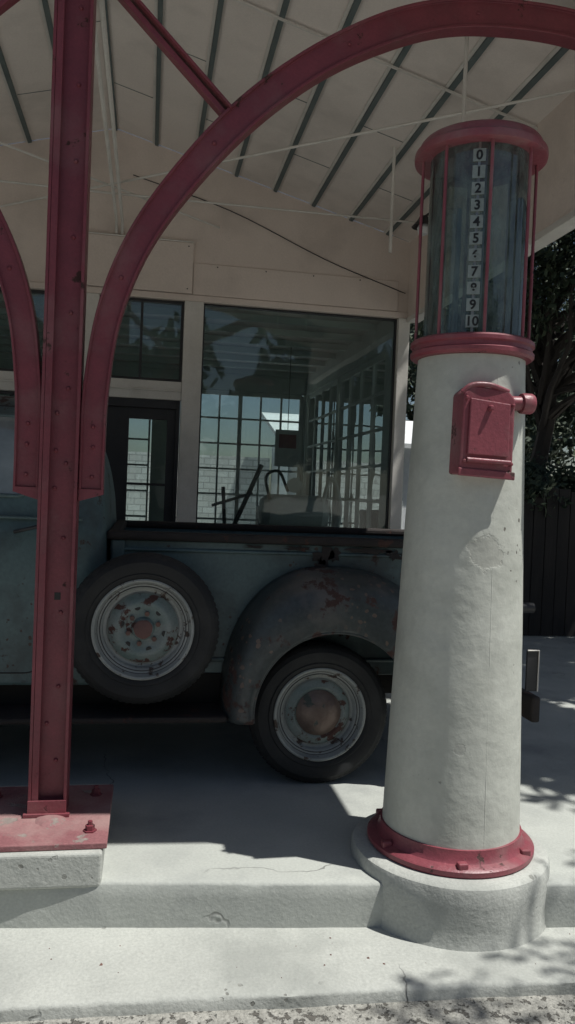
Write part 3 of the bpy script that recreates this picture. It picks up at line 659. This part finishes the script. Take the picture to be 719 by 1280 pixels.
# ------------------------------------------------------------------ trees
def tree(name,x,y,h,r,zc,n,seed,rz=None,ls=(.04,.085),ncl=26,trunk=None):
    R_=random.Random(seed);rz=rz or r*.8
    T_=empty(name,(x,y,0))
    V=[];Fs=[]
    def limb(p,q,r0,r1,k=7,seg=6):
        prev=None;p=Vector(p);q=Vector(q)
        for s in range(seg+1):
            t=s/seg;c=p.lerp(q,t)+Vector((R_.uniform(-1,1),R_.uniform(-1,1),0))*.04*(q-p).length*(0<s<seg)
            rr=r0+(r1-r0)*t;d=(q-p).normalized();a=d.orthogonal().normalized();b=d.cross(a);st=len(V)
            for i in range(k):
                an=2*math.pi*i/k;V.append(c+a*rr*math.cos(an)+b*rr*math.sin(an))
            if prev is not None:
                for i in range(k): Fs.append((prev+i,prev+(i+1)%k,st+(i+1)%k,st+i))
            prev=st
    top=Vector((R_.uniform(-.3,.3),R_.uniform(-.3,.3),zc-.2*rz))
    limb((0,0,-.3),top,trunk or (.03*h*.5+.06),min(.07,trunk or 1))
    cl=[]
    for i in range(ncl):
        a=R_.uniform(0,6.28);e=R_.uniform(-.7,1);rad=R_.uniform(.3,.95)
        c=Vector((math.cos(a)*math.cos(e)*r*rad,math.sin(a)*math.cos(e)*r*rad,zc+math.sin(e)*rz*rad))
        cl.append((c,R_.uniform(.3,.55)*r*.75))
        st=Vector((0,0,-.3)).lerp(top,R_.uniform(.6,1));limb(st,c,min(.05,trunk or 1),.012,5,4)
    mesh("trunk",V,Fs,BARK,T_,smooth=True)
    V=[];Fs=[]
    for i in range(n):
        c,cr_=R_.choice(cl)
        d=Vector((R_.gauss(0,1),R_.gauss(0,1),R_.gauss(0,.8)));d=d.normalized()*cr_*(R_.random()**.5)
        p=c+d;s=R_.uniform(*ls)
        a=Vector((R_.gauss(0,1),R_.gauss(0,1),R_.gauss(0,1))).normalized();b=a.orthogonal().normalized()
        st=len(V);V+=[p-a*s,p+b*s*.5,p+a*s,p-b*s*.5];Fs.append((st,st+1,st+2,st+3))
    me=bpy.data.meshes.new("leaves");me.from_pydata([tuple(v) for v in V],[],Fs)
    me.materials.append(LEAFA);me.materials.append(LEAFB)
    for p in me.polygons:p.material_index=R_.random()<.4
    o=bpy.data.objects.new("leaves",me);COL.objects.link(o);o.parent=T_
tree("shade_tree",5.3,9.9,7,2.4,4.5,24000,1,rz=2.1,ncl=40)
tree("shade_tree",9.0,12.8,7,3.0,3.6,13000,2,rz=3.2,ls=(.06,.13),ncl=40)
tree("shade_tree",7.6,16.5,7,2.8,3.6,9000,8,rz=3,ls=(.08,.16),ncl=40)
tree("shade_tree",5.35,3.9,6,2.0,5.4,8000,3,rz=1.2,ls=(.07,.14),ncl=34)
tree("shade_tree",6.0,7.0,6,2.6,5.4,9000,4,rz=1.5,ls=(.08,.16),ncl=34)
tree("shade_tree",3.85,1.15,5.4,1.0,4.9,1500,9,rz=.5,ncl=14,ls=(.025,.05))
tree("shrub",4.3,8.9,2,.8,1.55,5000,31,rz=.75,ncl=20,ls=(.03,.06),trunk=.03)
tree("shrub",5.6,9.0,2,.9,1.4,4000,32,rz=.9,ncl=20,ls=(.03,.06),trunk=.03)
tree("shade_tree",-3.5,19,8,3.2,5.0,5000,5,ls=(.1,.2))
tree("shade_tree",6.9,20,8,3.2,4.8,5000,6,ls=(.1,.2))
for i,(x,y) in enumerate(((-15,-19),(-8,-21),(-1,-22),(7,-21),(14,-20),(21,-17))):
    tree("reflection_tree",x,y,9,4.6,4.6,3500,20+i,rz=4.2,ls=(.25,.5))  # unseen row added behind the camera, dense to keep sky out of window reflections
HS=empty("reflection_house")  # unseen house added behind the camera for the windows to reflect
boxes("walls",[(-6,5,-30,-26,-.3,3)],SHEDM,HS)
mesh("roof",[(-6.4,-30.4,3),(5.4,-30.4,3),(5.4,-25.6,3),(-6.4,-25.6,3),(-6.4,-28,4.6),(5.4,-28,4.6)],[(0,1,5,4),(2,3,4,5),(0,4,3),(1,2,5)],GREYR,HS)
boxes("windows",[(-4.5,-3,-25.99,-25.97,1,2.3),(2,3.5,-25.99,-25.97,1,2.3),(-.5,.5,-25.99,-25.97,0,2.1)],BLK,HS)

# ------------------------------------------------------------------ light, sky
sd=Vector((.42,-.20,1)).normalized()
el=math.asin(sd.z);az=math.atan2(sd.x,sd.y)
sun=bpy.data.lights.new("sun",'SUN');sun.energy=4.9;sun.angle=math.radians(.53);sun.color=(1,.985,.94)
so=bpy.data.objects.new("sun",sun);COL.objects.link(so);so.rotation_euler=(-sd).to_track_quat('-Z','Y').to_euler();so.location=(5,-5,12)
w=bpy.data.worlds.new("World");S.world=w;w.use_nodes=True
sk=w.node_tree.nodes.new("ShaderNodeTexSky");sk.sky_type='NISHITA';sk.sun_disc=False;sk.sun_elevation=el;sk.sun_rotation=az
bg=w.node_tree.nodes["Background"];w.node_tree.links.new(sk.outputs[0],bg.inputs[0]);bg.inputs[1].default_value=.055
S.view_settings.view_transform='Standard';S.view_settings.look='None';S.view_settings.exposure=0

# ------------------------------------------------------------------ camera
yaw=math.radians(10);p=math.radians(1.4);ro=math.radians(2.35)
f=Vector((math.sin(yaw)*math.cos(p),math.cos(yaw)*math.cos(p),-math.sin(p)))
r=Vector((math.cos(yaw),-math.sin(yaw),0));u=r.cross(f)
U=math.cos(ro)*u-math.sin(ro)*r;R=math.cos(ro)*r+math.sin(ro)*u
cd=bpy.data.cameras.new("camera");cam=bpy.data.objects.new("camera",cd);COL.objects.link(cam)
M=Matrix((R,U,-f)).transposed().to_4x4();M.translation=(0,0,1.47);cam.matrix_world=M
cd.sensor_fit='VERTICAL';cd.sensor_height=24;cd.sensor_width=24;cd.lens=18.75;cd.clip_end=1000;cd.clip_start=.05
S.camera=cam
